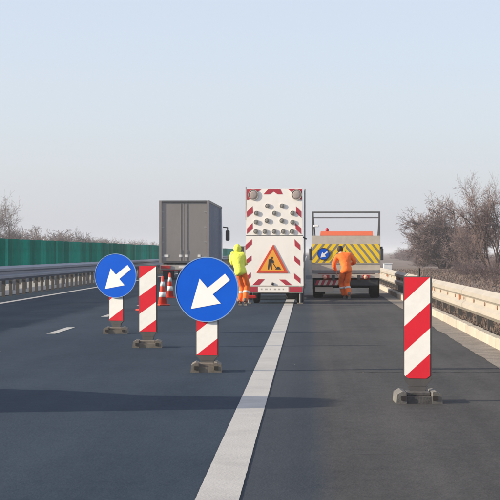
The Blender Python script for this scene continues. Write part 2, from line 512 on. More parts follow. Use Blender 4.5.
# green anti-glare screen on the median
scr = thing('glare_screen', 'long dark green anti-glare screen of upright blades along the median', 'screen', (-10.6, 0, 0))
def lamella(hgt):
    mb = MB(); n = 5
    pts = []
    for i in range(n + 1):
        t = i / n - 0.5
        pts.append((0.10 * math.sin(t * math.pi * 1.1), t * 0.66))
    for zz in (0.90, 0.90 + hgt):
        mb.v += [(x, y, zz) for x, y in pts] + [(x + 0.012, y, zz) for x, y in pts]
    s = 2 * (n + 1)
    for i in range(n):
        mb.f += [(i, i + 1, s + i + 1, s + i), (n + 1 + i, s + n + 1 + i, s + n + 2 + i, n + 2 + i), (s + i, s + i + 1, s + n + 2 + i, s + n + 1 + i), (i, n + 1 + i, n + 2 + i, i + 1)]
    mb.f += [(0, s, s + n + 1, n + 1), (n, 2 * n + 1, s + 2 * n + 1, s + n)]
    return mb
lm = lamella(0.95).mesh('lamella'); lm.materials.append(M['green'])
SCR_D = 0.70
for i in range(300):
    o = link('lamella', lm, scr, (random.uniform(-0.01, 0.01), 22 + i * SCR_D, random.uniform(-0.02, 0.015)))
    o.rotation_euler = (random.uniform(-0.012, 0.012), random.uniform(-0.015, 0.015), random.uniform(-0.42, 0.30))
mb = MB()
base = lamella(0.95)
for i in range(330):
    y = 22 + (300 + i) * SCR_D
    mb.add([(v[0], v[1] + y, v[2]) for v in base.v], base.f)
stuff(mb.build('far_lamellae', 'green', scr, fix=False))
mb = MB(); mb.box((0.02, 240, 0.885), (0.09, 440, 0.05)); mb.build('mounting_rail', 'steel', scr)
pm = MB(); pm.box((0.02, 0, 0.38), (0.08, 0.08, 0.96)); pme = pm.mesh('post'); pme.materials.append(M['steel'])
for i in range(110): link('post', pme, scr, (0, 22 + i * 2.66, 0))

# ------------------------------------------------------------------ delineator panels and arrow signs
def half(P, a, b, c):        # keep a*x + b*z <= c
    out = []
    for i in range(len(P)):
        p, q = P[i - 1], P[i]
        fp, fq = a * p[0] + b * p[1] - c, a * q[0] + b * q[1] - c
        if (fp <= 0) != (fq <= 0):
            t = fp / (fp - fq); out.append((p[0] + (q[0] - p[0]) * t, p[1] + (q[1] - p[1]) * t))
        if fq <= 0: out.append(q)
    return out
def stripes(parent, x0, x1, z0, z1, y, first_left, pitch, slope=1.0, t=0.003, cham=0.0):
    """alternating red and white bands rising to the right; first_left = height (below top) where the first red ends at the left edge"""
    w = x1 - x0; rise = w * slope
    zt = z1 - first_left
    k = 0; top = z1 + 2 * rise
    edges = [z1 + 3]
    z = zt
    while z > z0 - 2 * rise: edges.append(z); z -= pitch
    for i in range(len(edges) - 1):
        a, c = edges[i], edges[i + 1]
        poly = clip([(x0, c), (x1, c + rise), (x1, a + rise), (x0, a)], x0, x1, z0, z1)
        if cham and len(poly) >= 3: poly = half(half(poly, 1, -1.3, x1 - 1.3 * (z0 + cham)), -1, -1.3, -x0 - 1.3 * (z0 + cham))
        if len(poly) >= 3:
            red = (i % 2 == 0)
            MB().prism(poly, y - t, y).build('red_stripe' if red else 'white_stripe', 'red' if red else 'white', parent)
def foot(parent, w, d, dark):
    m, m2 = ('foot_dark', 'foot_grey') if dark else ('foot', 'foot_dark')
    mb = MB()
    # base plate: a low body with two raised end blocks and a carrying slot between them
    mb.prism([(-w / 2, 0.0), (w / 2, 0.0), (w / 2 - 0.02, 0.075), (-w / 2 + 0.02, 0.075)], -d / 2, d / 2)
    f = mb.build('foot', m, parent)
    f.scale = (1, 1, 0.86)
    f.rotation_euler = (0, 0, -parent.rotation_euler.z + R(2))
    for s in (-1, 1):
        q = MB(); q.prism([(s * (w / 2 - 0.085), 0.0), (s * (w / 2 + 0.012), 0.0), (s * (w / 2 + 0.004), 0.10), (s * (w / 2 - 0.045), 0.132), (s * (w / 2 - 0.08), 0.122)], -d / 2 - 0.012, d / 2 + 0.012)
        q.build('foot_end', m2 if dark else m, f)
    q = MB(); q.bevbox((0, 0, 0.095), (w * 0.58, d * 0.55, 0.05), 0.012); q.build('socket', m, f)
    for s in (-1, 1):
        q = MB(); q.box((s * (w / 2 - 0.055), -d / 2 - 0.014, 0.060), (0.045, 0.008, 0.05)); q.build('grip_slot', 'black', f)
    return f
def delineator(loc, rz, label, w, z0, z1, first_left, pitch, dark_foot, fw, pin=False, slope=0.92, cham=0.0):
    t = thing('delineator_panel', label, 'delineator', loc, R(rz), 'striped delineator panels')
    foot(t, fw, 0.40, dark_foot)
    mb = MB(); mb.prism([(-w / 2 - 0.012, z0 + 0.005), (-w / 2 - 0.012, z1 + 0.008), (w / 2 + 0.012, z1 + 0.008), (w / 2 + 0.012, z0 + 0.005), (w / 2 - 0.045, z0 - 0.06), (-w / 2 + 0.045, z0 - 0.06)], 0.0, 0.035)
    mb.build('panel_board', 'backing', t)
    mb = MB(); mb.prism([(-0.07, 0.10), (0.07, 0.10), (0.095, z0 - 0.058), (-0.095, z0 - 0.058)], 0.002, 0.032); mb.build('neck', 'backing', t)
    stripes(t, -w / 2, w / 2, z0 + 0.012, z1, -0.001, first_left, pitch, slope, cham=cham)
    if pin:
        MB().tube((0.015, 0.018, z1), (0.015, 0.018, z1 + 0.085), 0.011, n=8).build('pin', 'black', t)
    return t
def sign(loc, rz, label, cx, zc, rad, px0, px1, pz0, ptop, first_left, pitch, fw):
    t = thing('lane_arrow_sign', label, 'road sign', loc, R(rz), 'blue keep left arrow signs')
    foot(t, fw, 0.40, False)
    w = px1 - px0; xc = (px0 + px1) / 2
    mb = MB(); mb.prism([(px0 - 0.012, pz0 + 0.005), (px0 - 0.012, ptop), (px1 + 0.012, ptop), (px1 + 0.012, pz0 + 0.005), (px1 - 0.045, pz0 - 0.05), (px0 + 0.045, pz0 - 0.05)], 0.0, 0.035)
    mb.build('panel_board', 'backing', t)
    MB().prism([(xc - 0.07, 0.10), (xc + 0.07, 0.10), (xc + 0.09, pz0 - 0.048), (xc - 0.09, pz0 - 0.048)], 0.002, 0.032).build('neck', 'backing', t)
    stripes(t, px0, px1, pz0 + 0.012, ptop - 0.01, -0.001, first_left, pitch, 0.76)
    mb = MB(); mb.lathe([(0.0, -0.036), (rad - 0.012, -0.036), (rad - 0.004, -0.034), (rad - 0.004, -0.022), (0.0, -0.022)], 'Y', 64, (cx, 0, zc))
    d = mb.build('sign_disc', 'blue', t)
    mb = MB(); mb.lathe([(rad - 0.010, -0.040), (rad, -0.040), (rad, -0.016), (rad - 0.010, -0.016)], 'Y', 64, (cx, 0, zc), closed=True)
    mb.build('rim', 'rim', d)
    ux, uz = 0.55, 0.44; L = math.hypot(ux, uz); ux /= L; uz /= L
    nx, nz = -uz, ux
    hw = 0.125
    mx, mz = 0.105, -0.05
    tip = (-0.50, -0.60); a = (-0.225, 0.335); bb = (0.445, -0.425)
    ex, ez = 0.655, 0.39
    P = [tip, bb, (mx - nx * hw + 0.005, mz - nz * hw), (ex - nx * hw, ez - nz * hw), (ex + nx * hw, ez + nz * hw), (mx + nx * hw, mz + nz * hw), a]
    MB().prism([(cx + x * rad, zc + z * rad) for x, z in P], -0.0395, -0.0362).build('arrow', 'arrow', d)
    for s in (-1, 1): MB().box((cx, -0.008, zc + s * rad * 0.45), (0.10, 0.02, 0.04)).build('clamp', 'steel', d)
    return t
YAW = -11
d = depth(401.5)
delineator((lateral(417, d), d, 0), YAW, 'red and white striped delineator panel standing alone near the right guardrail', 0.24, 0.205, 1.155, 0.218, 0.236, True, 0.40, True, 0.92, 0.028)
d = depth(347.5); s = 1 / (FPX / d)
delineator((lateral(147.5, d), d, 0), YAW, 'red and white striped delineator panel between the two blue arrow signs', 17.4 * s, 15.0 * s, 81.5 * s, 12.6 * s, 17.8 * s, False, 0.40, False, 0.70)
d = depth(371.5); s = d / FPX
sign((lateral(206.5, d), d, 0), YAW, 'nearer and larger looking blue disc with white arrow on striped panel', 1.0 * s, 82 * s, 32.6 * s, -10.2 * s, 11.2 * s, 15.2 * s, 60 * s, 19.5 * s, 23.0 * s, 29 * s)
d = depth(333.5); s = d / FPX
sign((lateral(115.5, d), d, 0), YAW - 3, 'farther blue disc with white arrow, left of the lone middle panel', 0.2 * s, 57.7 * s, 22.2 * s, -6.9 * s, 7.3 * s, 12.0 * s, 42 * s, 8.3 * s, 19.0 * s, 23 * s)

# traffic cones
def cone(loc, label):
    t = thing('traffic_cone', label, 'cone', loc, R(random.uniform(0, 40)), 'traffic cones')
    def rr(z): return 0.118 - (0.118 - 0.026) * (z - 0.035) / 0.72
    MB().bevbox((0, 0, 0.018), (0.30, 0.30, 0.036), 0.012).build('base', 'cone', t)
    MB().lathe([(rr(0.035), 0.035), (rr(0.755), 0.755), (0.016, 0.765), (0.0, 0.765)], 'Z', 24).build('body', 'cone', t, True)
    for z0, z1 in ((0.22, 0.36), (0.50, 0.62)):
        MB().lathe([(rr(z0) + 0.003, z0), (rr(z1) + 0.003, z1)], 'Z', 24).build('white_band', 'white', t, True)
for px, py, lab in ((162.3, 305.6, 'red traffic cone with white bands close to the right of the middle striped panel'), (169.6, 298.2, 'red traffic cone with white bands left of the nearer blue disc, farther back'), (143.5, 310.8, 'red traffic cone mostly hidden behind the middle striped panel')):
    d = depth(py); cone((lateral(px, d), d, 0), lab)

# ------------------------------------------------------------------ wheels and light trucks
def wheel(parent, x, y, r, w, name='wheel'):
    q = MB(); q.lathe([(r * 0.58, -w / 2), (r * 0.9, -w / 2), (r, -w * 0.36), (r, w * 0.36), (r * 0.9, w / 2), (r * 0.58, w / 2)], 'X', 28, (x, y, r))
    o = q.build(name, 'rubber', parent, False)
    q = MB(); q.lathe([(0.0, -w * 0.40), (r * 0.30, -w * 0.40), (r * 0.45, -w * 0.18), (r * 0.60, -w * 0.42), (r * 0.60, w * 0.42), (r * 0.45, w * 0.18), (r * 0.30, w * 0.40), (0, w * 0.40)], 'X', 24, (x, y, r))
    q.build('rim', 'steel', o, True)
    return o
def light_truck(name, label, loc, width, paint, side_h, rear_extra=None, deck=3.2):
    t = thing(name, label, 'truck', loc, 0)
    hw = width / 2
    yc = deck + 0.2
    # chassis
    q = MB()
    for s in (-1, 1): q.box((s * 0.38, deck / 2 + 1.2, 0.62), (0.09, deck + 2.6, 0.16))
    for yy in (0.25, 1.3, 2.4, 3.5): q.box((0, yy, 0.62), (0.70, 0.10, 0.12))
    q.build('chassis', 'dark', t)
    q = MB(); q.tube((-hw + 0.2, 0.95, 0.36), (hw - 0.2, 0.95, 0.36), 0.07, n=10); q.lathe([(0.0, -0.13), (0.11, -0.1), (0.15, 0), (0.11, 0.1), (0, 0.13)], 'X', 12, (0, 0.95, 0.36)); q.build('rear_axle', 'dark', t)
    for s in (-1, 1):
        wheel(t, s * (hw - 0.16), 0.95, 0.36, 0.30)
        wheel(t, s * (hw - 0.20), yc + 1.35, 0.36, 0.22)
        MB().box((s * (hw - 0.16), 0.95 - 0.50, 0.45), (0.30, 0.012, 0.36)).build('mud_flap', 'rubber', t)
    # deck
    q = MB(); q.box((0, deck / 2, 0.79), (width, deck, 0.10)); q.build('deck', 'steel', t)
    if side_h > 0.1:
        for s in (-1, 1): MB().box((s * (hw - 0.015), deck / 2, 0.845 + side_h / 2), (0.03, deck - 0.06, side_h)).build('drop_side', 'beige', t)
        MB().box((0, 0.015, 0.845 + side_h / 2), (width - 0.004, 0.03, side_h)).build('tailgate', 'beige', t)
        MB().box((0, deck - 0.02, 1.2), (width - 0.07, 0.04, 0.70)).build('headboard', 'beige', t)
    # cab
    P = [(yc, 0.48), (yc, 1.92), (yc + 0.12, 2.05), (yc + 0.85, 2.07), (yc + 1.10, 2.00), (yc + 1.72, 1.38), (yc + 2.55, 1.05), (yc + 2.70, 0.80), (yc + 2.72, 0.42), (yc + 1.80, 0.42), (yc + 1.70, 0.66), (yc + 1.35, 0.78), (yc + 1.0, 0.66), (yc + 0.9, 0.42)]
    cw = min(hw - 0.08, 0.92)
    n = len(P); q = MB()
    for s in (-1, 1):
        for (y, z) in P:
            k = 1.0 - max(0.0, z - 1.25) * 0.12
            q.v.append((s * cw * k, y, z))
    q.f = [tuple(range(n)), tuple(range(n, 2 * n))[::-1]] + [(i, n + i, n + (i + 1) % n, (i + 1) % n) for i in range(n)]
    cab = q.build('cab', paint, t)
    kk = 1.0 - 0.35 * 0.12
    for s in (-1, 1):
        q = MB(); q.prism_x([(yc + 0.20, 1.36), (yc + 0.20, 1.86), (yc + 0.98, 1.86), (yc + 1.42, 1.40)], s * (cw * kk - 0.03), s * (cw * kk + 0.012)); q.build('side_window', 'glass', cab)
        q = MB(); q.box((s * (cw + 0.15), yc + 1.45, 1.42), (0.20, 0.07, 0.30)); q.tube((s * (cw - 0.05), yc + 1.42, 1.35), (s * (cw + 0.12), yc + 1.45, 1.36), 0.016); q.build('mirror', 'dark', cab)
        q = MB(); q.box((s * (cw - 0.18), yc + 2.69, 0.85), (0.26, 0.07, 0.16)); q.build('headlight', 'cabinet', cab)
    MB().box((0, yc - 0.008, 1.58), (cw * 1.3, 0.02, 0.42)).build('rear_window', 'glass', cab)
    a, c = Vector((0, yc + 1.13, 1.97)), Vector((0, yc + 1.69, 1.41))
    q = MB(); nrm = Vector((0, 0.62, 0.56)).normalized() * 0.012
    q.add([a + Vector((-cw * 0.82, 0, 0)) + nrm, a + Vector((cw * 0.82, 0, 0)) + nrm, c + Vector((cw * 0.9, 0, 0)) + nrm, c + Vector((-cw * 0.9, 0, 0)) + nrm,
           a + Vector((-cw * 0.82, 0, 0)), a + Vector((cw * 0.82, 0, 0)), c + Vector((cw * 0.9, 0, 0)), c + Vector((-cw * 0.9, 0, 0))],
          [(0, 1, 2, 3), (4, 7, 6, 5), (0, 4, 5, 1), (1, 5, 6, 2), (2, 6, 7, 3), (3, 7, 4, 0)])
    q.build('windscreen', 'glass', cab)
    MB().box((0, yc + 2.72, 0.50), (cw * 2 + 0.04, 0.10, 0.20)).build('front_bumper', 'dark', t)
    # rear lamps and bumper
    MB().box((0, -0.03, 0.665), (width - 0.02, 0.07, 0.11)).build('rear_bumper', 'beige', t)
    for s in (-1, 1):
        q = MB(); q.box((s * (hw - 0.42), -0.08, 0.66), (0.20, 0.04, 0.09)); q.build('tail_light', 'taillight', t)
    return t
# light truck with the yellow chevron board (right)
d = depth(298.2); s = d / FPX
W = 2.04
tr = light_truck('works_truck', 'orange cab works truck with yellow striped rear board and black portal frame', (lateral(346, d), d, 0), W, 'orange_cab', 0.40)
tr.rotation_euler = (0, 0, R(-1.5))
zb0, zb1, zt = 0.845 + 0.22, 1.63, 1.88
x0, x1 = -W / 2 + 0.01, W / 2 - 0.01
rb = MB().box((0, -0.012, (zb0 - 0.02 + zt) / 2), (W - 0.01, 0.022, zt - zb0 + 0.02)).build('rear_board', 'beige', tr)
def chev(sgn):
    xa, xb = (x0, 0.0) if sgn > 0 else (0.0, x1)
    pitch = 0.212; k = -16
    while k < 16:
        bx = k * pitch
        h = zb1 - zb0; sh = h * 0.78 * sgn
        poly = [(bx, zb0), (bx + pitch * 0.61, zb0), (bx + pitch * 0.61 + sh, zb1), (bx + sh, zb1)]
        P = clip(poly, xa + 0.004, xb - 0.004, zb0, zb1)
        if len(P) >= 3: MB().prism(P, -0.0275, -0.0235).build('yellow_stripe', 'yellow', rb)
        poly2 = [(bx + pitch * 0.62, zb0), (bx + pitch * 0.99, zb0), (bx + pitch * 0.99 + sh, zb1), (bx + pitch * 0.62 + sh, zb1)]
        P = clip(poly2, xa + 0.004, xb - 0.004, zb0, zb1)
        if len(P) >= 3: MB().prism(P, -0.0270, -0.0235).build('grey_stripe', 'chevron_grey', rb)
        k += 1
chev(1); chev(-1)
# little blue arrow disc on the board
cx, cz, rd = (323.5 - 346) * s, CAM_H - (254 - 252) * s, 0.165
q = MB(); q.lathe([(0, -0.045), (rd, -0.045), (rd, -0.030), (0, -0.030)], 'Y', 40, (cx, 0, cz)); disc = q.build('arrow_disc', 'blue', rb)
q = MB(); q.lathe([(rd, -0.047), (rd + 0.02, -0.047), (rd + 0.02, -0.029), (rd, -0.029)], 'Y', 40, (cx, 0, cz), closed=True); q.build('rim', 'black', disc)
P = [(-0.5, -0.6), (0.445, -0.425), (0.19, -0.15), (0.72, 0.29), (0.58, 0.49), (0.03, 0.05), (-0.225, 0.335)]
MB().prism([(cx + x * rd * 1.1, cz + z * rd * 1.1) for x, z in P], -0.0475, -0.0453).build('arrow', 'arrow', disc)
# portal frame
fz = CAM_H + (252 - 213) * s
hx = 33.2 * s
for sg in (-1, 1): MB().box((sg * hx, 0.05, (0.84 + fz) / 2), (0.055, 0.055, fz - 0.84)).build('portal_post', 'frame_grey', tr)
MB().box((0, 0.05, fz + 0.022), (2 * hx + 0.055, 0.06, 0.045)).build('portal_bar', 'frame_grey', tr)
MB().box((0, 0.05, fz - 0.14), (2 * hx - 0.056, 0.045, 0.04)).build('portal_bar', 'steel', tr)
for sg in (-1, 1):
    MB().tube((sg * hx, 0.08, fz), (sg * hx * 0.98, 3.0, 1.7), 0.018).build('portal_stay', 'frame_grey', tr)
    MB().bevbox((sg * (W / 2 + 0.05), 0.02, CAM_H - 0.07), (0.10, 0.10, 0.36), 0.02).build('side_lamp_box', 'dark', tr)
q = MB(); q.lathe([(0.0, 0), (0.05, 0), (0.055, 0.06), (0.03, 0.10), (0, 0.11)], 'Z', 14, ((325 - 346) * s, 3.9, 2.06)); q.build('beacon', 'board_red', tr, True)
MB().bevbox((-hx + 0.10, 0.0, CAM_H + (252 - 226) * s), (0.16, 0.08, 0.07), 0.015).build('work_lamp', 'cabinet', tr)
for px, m_ in ((325, 'taillight_w'), (365.5, 'taillight_w')):
    q = MB(); q.lathe([(0, -0.115), (0.055, -0.108), (0.065, -0.085), (0, -0.085)], 'Y', 16, ((px - 346) * s, 0, CAM_H - (277 - 252) * s)); q.build('round_lamp', m_, tr, True)
# striped under-run bar and plate, tool box
zu = CAM_H - (282 - 252) * s
ub = MB().box((0, -0.02, zu - 0.02), (W * 0.94, 0.05, 0.16)).build('underrun_bar', 'dark', tr)
for k in range(5):
    xa = -W * 0.46 + k * 0.17
    MB().prism([(xa, zu - 0.095), (xa + 0.08, zu - 0.095), (xa + 0.15, zu + 0.055), (xa + 0.07, zu + 0.055)], -0.0485, -0.0452).build('red_stripe', 'board_red', ub)
    MB().prism([(xa + 0.085, zu - 0.095), (xa + 0.165, zu - 0.095), (xa + 0.235, zu + 0.055), (xa + 0.155, zu + 0.055)], -0.0482, -0.0452).build('pale_stripe', 'beige', ub)
MB().bevbox(((324 - 346) * s, 0.15, CAM_H - (289.5 - 252) * s), (0.54, 0.30, 0.16), 0.015).build('tool_box', 'beige', tr)

# unseen tow truck and flatbed, added for the shadows they cast on the road
light_truck('hidden_tow_truck', 'hidden white works truck ahead of the red and white warning board, added for its shadow', (-1.16, 51.8, 0), 1.66, 'white_cab', 0.40)
light_truck('shadow_flatbed', 'unseen flatbed truck in the far left lane beyond the picture edge, added to cast the shadow band', (-6.42, 11.55, 0), 1.96, 'white_cab', 0.0)

# ------------------------------------------------------------------ warning board trailer (middle)
d = depth(304.0); s = d / FPX; X0 = lateral(274.5, d)
bt = thing('warning_board_trailer', 'tall white trailer board with red chevrons, lamps and roadworks triangle', 'trailer', (X0, d, 0), R(-5))
def bp(px, py): return ((px - 274.5) * s, CAM_H - (py - 252) * s)
def quad(poly, y0, y1, name, m, parent): return MB().prism([bp(*p) for p in poly], y0, y1).build(name, m, parent)
up = quad([(246.5, 188.8), (302.3, 188.8), (302.8, 235.3), (245.8, 235.3)], 0.0, 0.05, 'upper_panel', 'board', bt)
lo = quad([(245.6, 236.0), (303.0, 236.0), (303.6, 285.6), (244.8, 285.6)], -0.012, 0.05, 'lower_panel', 'board', bt)
MB().tube(bp(245.5, 235.65)[:1] + (0.03,) + bp(0, 235.65)[1:], bp(303.2, 235.65)[:1] + (0.03,) + bp(0, 235.65)[1:], 0.018).build('hinge', 'steel', bt)
def zq(pts, oy): return [(240 + x / 7.143, oy + y / 7.143) for x, y in pts]
reds_u = [[(46, 228), (88, 186), (92, 232), (50, 266)], [(50, 346), (88, 306), (90, 348), (48, 384)], [(400, 188), (438, 226), (438, 270), (402, 236)], [(396, 308), (436, 345), (438, 388), (398, 350)],
          [(168, 102), (200, 66), (288, 66), (306, 102), (268, 102), (240, 82), (212, 102)], [(46, 66), (150, 66), (60, 140), (46, 140)], [(444, 66), (345, 66), (430, 140), (444, 140)]]
reds_l = [[(38, 108), (38, 72), (84, 30), (84, 66)], [(36, 215), (36, 184), (80, 148), (80, 182)], [(36, 335), (36, 306), (76, 268), (76, 302)], [(390, 30), (430, 70), (432, 110), (392, 76)], [(388, 148), (428, 182), (430, 220), (390, 186)],
          [(386, 272), (432, 310), (432, 346), (388, 310)], [(88, 358), (130, 316), (176, 316), (136, 358)], [(280, 318), (324, 318), (374, 358), (328, 358)]]
for P in reds_u: quad(zq(P, 180), -0.004, -0.0005, 'red_chevron', 'board_red', up)
for P in reds_l: quad(zq(P, 235), -0.016, -0.0125, 'red_chevron', 'board_red', lo)
def lamp(px, py, r, m, parent, name):
    x, z = bp(px, py)
    q = MB(); q.lathe([(0.0, -0.032), (r * 0.6, -0.029), (r * 0.92, -0.022), (r, -0.006), (0, -0.006)], 'Y', 20, (x, 0, z)); o = q.build(name, m, parent, True)
    q = MB(); q.lathe([(r, -0.030), (r * 1.13, -0.030), (r * 1.13, -0.006), (r, -0.006)], 'Y', 20, (x, 0, z), closed=True); q.build('lamp_ring', 'stripe_grey', o)
for x, y in ((197, 185), (302, 185), (117, 237), (247, 237), (377, 237), (115, 300), (193, 290), (300, 290), (377, 302), (113, 368), (178, 368), (245, 368), (310, 368), (373, 368)):
    lamp(240 + x / 7.143, 180 + y / 7.143, 2.2 * s, 'lamp_off', up, 'arrow_lamp')
for x in (95, 405): lamp(240 + x / 7.143, 194.8, 4.6 * s, 'lamp_big', up, 'warning_lamp')
tri = [(237, 68), (118, 270), (344, 270)]
ts = quad(zq(tri, 235), -0.030, -0.0145, 'roadworks_triangle', 'sign_red', lo)
cxm, czm = 233, 203
quad(zq([(cxm + (x - cxm) * 0.76, czm + (y - czm) * 0.76 + 1) for x, y in tri], 235), -0.033, -0.0302, 'amber_field', 'amber', ts)
def pic(P, nm='pictogram'): quad(zq(P, 235), -0.0358, -0.0332, nm, 'black', ts)
pic([(222, 158), (232, 154), (238, 162), (233, 171), (223, 170)])
pic([(205, 175), (222, 168), (238, 178), (246, 196), (238, 199), (230, 188), (226, 206), (230, 246), (221, 246), (214, 212), (208, 246), (198, 246), (203, 205)])
pic([(226, 190), (230, 187), (262, 234), (257, 237)])
pic([(252, 246), (262, 232), (272, 224), (284, 230), (294, 246)])
# bottom bar with plate and marks
bar = quad([(245.6, 286.2), (303.4, 286.2), (303.0, 292.6), (246.0, 292.6)], -0.03, 0.06, 'rear_bar', 'stripe_grey', bt)
quad([(246.5, 286.9), (257.5, 286.9), (257.5, 291.8), (246.5, 291.8)], -0.036, -0.0305, 'tail_light', 'board_red', bar)
quad([(289.5, 286.9), (302.5, 286.9), (302.5, 291.8), (289.5, 291.8)], -0.036, -0.0305, 'tail_light', 'board_red', bar)
pl = quad([(258.2, 286.7), (288.6, 286.7), (288.6, 291.9), (258.2, 291.9)], -0.036, -0.0305, 'number_plate', 'board', bar)
for k, wd in enumerate((1.0, 1.4, 0.8, 1.3, 1.2, 0.7)):
    x = 260.8 + k * 4.4
    quad([(x, 288.4), (x + wd * 1.6, 288.4), (x + wd * 1.6, 290.0), (x, 290.0)], -0.0375, -0.0362, 'plate_mark', 'stripe_grey', pl)
q = MB(); x, z = bp(272.5, 283.8); q.lathe([(0, -0.05), (1.3 * s, -0.045), (1.5 * s, -0.014), (0, -0.014)], 'Y', 16, (x, 0, z)); q.build('latch_knob', 'backing', lo, True)
# frame, masts, axle, wheels, stands
for x in (bp(249, 0)[0], bp(300, 0)[0]): MB().box((x, 0.09, 1.75), (0.06, 0.06, 2.5)).build('upright', 'steel', bt)
x = bp(304.6, 0)[0]
MB().tube((x, 0.10, bp(0, 189)[1]), (x, 0.10, 0.42), 0.018).build('mast', 'steel', bt)
MB().tube((bp(246.2, 0)[0] - 0.02, 0.06, bp(0, 188)[1] + 0.03), (bp(246.2, 0)[0] - 0.02, 0.06, bp(0, 220)[1]), 0.014).build('mast', 'steel', bt)
q = MB(); zz = bp(0, 238)[1]; q.tube((x - 0.06, 0.09, zz + 0.03), (x + 0.05, 0.09, zz - 0.03), 0.02); q.build('mast_handle', 'dark', bt)
MB().box((0, 1.15, 0.45), (1.30, 2.1, 0.12)).build('trailer_frame', 'dark', bt)
MB().bevbox((0.0, 1.2, 0.78), (1.1, 1.1, 0.55), 0.03).build('battery_box', 'stripe_grey', bt)
MB().tube((0, 2.2, 0.45), (-0.1, 3.66, 0.52), 0.04).build('drawbar', 'dark', bt)
MB().tube((-0.6, 1.0, 0.29), (0.6, 1.0, 0.29), 0.04).build('axle', 'dark', bt)
for sg in (-1, 1):
    wheel(bt, sg * 0.60, 1.0, 0.29, 0.17)
    st = MB().tube((sg * 0.69, 0.02, 0.55), (sg * 0.69, 0.02, 0.03), 0.03).build('stand', 'steel', bt)
    MB().bevbox((sg * 0.69, 0.02, 0.018), (0.16, 0.16, 0.034), 0.008).build('pad', 'foot', st)
MB().bevbox((bp(250, 0)[0], 0.0, bp(0, 297)[1]), (0.34, 0.10, 0.09), 0.02).build('lamp_cluster', 'taillight', bt)

# ------------------------------------------------------------------ articulated lorry (left lane)
d = 90.0; s = d / FPX
L = 13.6
sx = lateral(184, d)
lt = thing('articulated_lorry', 'tall grey box lorry seen from behind in the left lane', 'lorry', (sx, d, 0))
hw = 1.25; zb, zt = CAM_H - (263 - 252) * s, CAM_H + (252 - 200.3) * s
MB().box((0, L / 2, (zb + zt) / 2), (2 * hw - 0.04, L - 0.10, zt - zb - 0.02)).build('box_body', 'trailer_side', lt)
for sg in (-1, 1): MB().box((sg * (hw - 0.06), -0.02, (zb + zt) / 2), (0.12, 0.10, zt - zb)).build('door_post', 'trailer', lt)
MB().box((0, -0.02, zt - 0.045), (2 * hw - 0.243, 0.10, 0.09)).build('top_rail', 'trim_dark', lt)
MB().box((0, -0.03, zb + 0.05), (2 * hw - 0.243, 0.10, 0.10)).build('sill', 'trim_dark', lt)
for sg in (-1, 1):
    dr = MB().box((sg * (hw - 0.12) / 2, 0.0, (zb + zt) / 2), (hw - 0.135, 0.05, zt - zb - 0.20)).build('rear_door', 'trailer', lt)
    for xx in (0.16,):
        MB().tube((sg * xx, -0.034, zb + 0.08), (sg * xx, -0.034, zt - 0.06), 0.008).build('lock_bar', 'trailer', dr)
        MB().box((sg * xx, -0.038, zb + 0.55), (0.04, 0.02, 0.18)).build('handle', 'trim', dr)
    for k in range(4): MB().box((sg * (hw - 0.18), -0.030, zb + 0.3 + k * 0.75), (0.14, 0.02, 0.05)).build('hinge', 'trim', dr)
for k in range(14): MB().box((hw - 0.012, 0.5 + k * 0.95, (zb + zt) / 2), (0.012, 0.05, zt - zb - 0.3)).build('curtain_post', 'trailer_side', lt)
MB().box((hw - 0.01, L / 2, zt - 0.05), (0.03, L, 0.12)).build('roof_rail', 'trim_dark', lt)
MB().box((hw - 0.01, L / 2, zb + 0.06), (0.03, L, 0.14)).build('side_rail', 'trim_dark', lt)
for px, w_ in ((166, 0.24), (180.5, 0.16), (186.5, 0.18), (199, 0.14)): MB().box(((px - 184) * s, -0.03, CAM_H - (256 - 252) * s), (w_, 0.012, 0.13)).build('marker_plate', 'board', lt)
q = MB()
for sg in (-1, 1): q.box((sg * 0.5, L / 2, zb - 0.16), (0.14, L - 0.2, 0.30))
q.build('chassis', 'dark', lt)
MB().box((0, 0.03, zb - 0.20), (2.44, 0.12, 0.24)).build('lamp_bar', 'stripe_grey', lt)
for sg in (-1, 1):
    MB().box((sg * 0.92, -0.05, zb - 0.20), (0.48, 0.05, 0.15)).build('tail_light', 'taillight', lt)
    MB().box((sg * 0.85, 0.4, 0.42), (0.5, 0.02, 0.62)).build('mud_flap', 'rubber', lt)
MB().box((0, 0.06, 0.52), (2.3, 0.10, 0.12)).build('underrun_bar', 'board_red', lt)
MB().box((0, -0.045, zb - 0.21), (0.52, 0.02, 0.11)).build('number_plate', 'board', lt)
for y in (2.0, 3.31, 4.62):
    for sg in (-1, 1): wheel(lt, sg * 1.04, y, 0.5, 0.36)
# tractor unit
q = MB(); P = [(L + 0.7, 0.6), (L + 0.7, 3.5), (L + 1.2, 3.75), (L + 2.4, 3.5), (L + 2.95, 2.4), (L + 3.05, 0.5)]
q.prism_x(P, -1.14, 1.14); cab = q.build('cab', 'white_cab', lt)
MB().box((0, L + 0.2, 0.75), (0.9, 5.2, 0.25)).build('tractor_frame', 'dark', lt)
for y in (L - 1.0, L + 2.1):
    for sg in (-1, 1): wheel(lt, sg * 1.03, y, 0.5, 0.36)
for sg in (-1, 1):
    q = MB(); q.bevbox((sg * 1.47, L + 2.3, 2.36), (0.24, 0.16, 0.62), 0.05); q.tube((sg * 1.2, L + 2.35, 2.86), (sg * 1.47, L + 2.3, 2.82), 0.035); q.tube((sg * 1.47, L + 2.3, 2.84), (sg * 1.47, L + 2.3, 2.62), 0.035)
    q.build('mirror', 'black', cab)

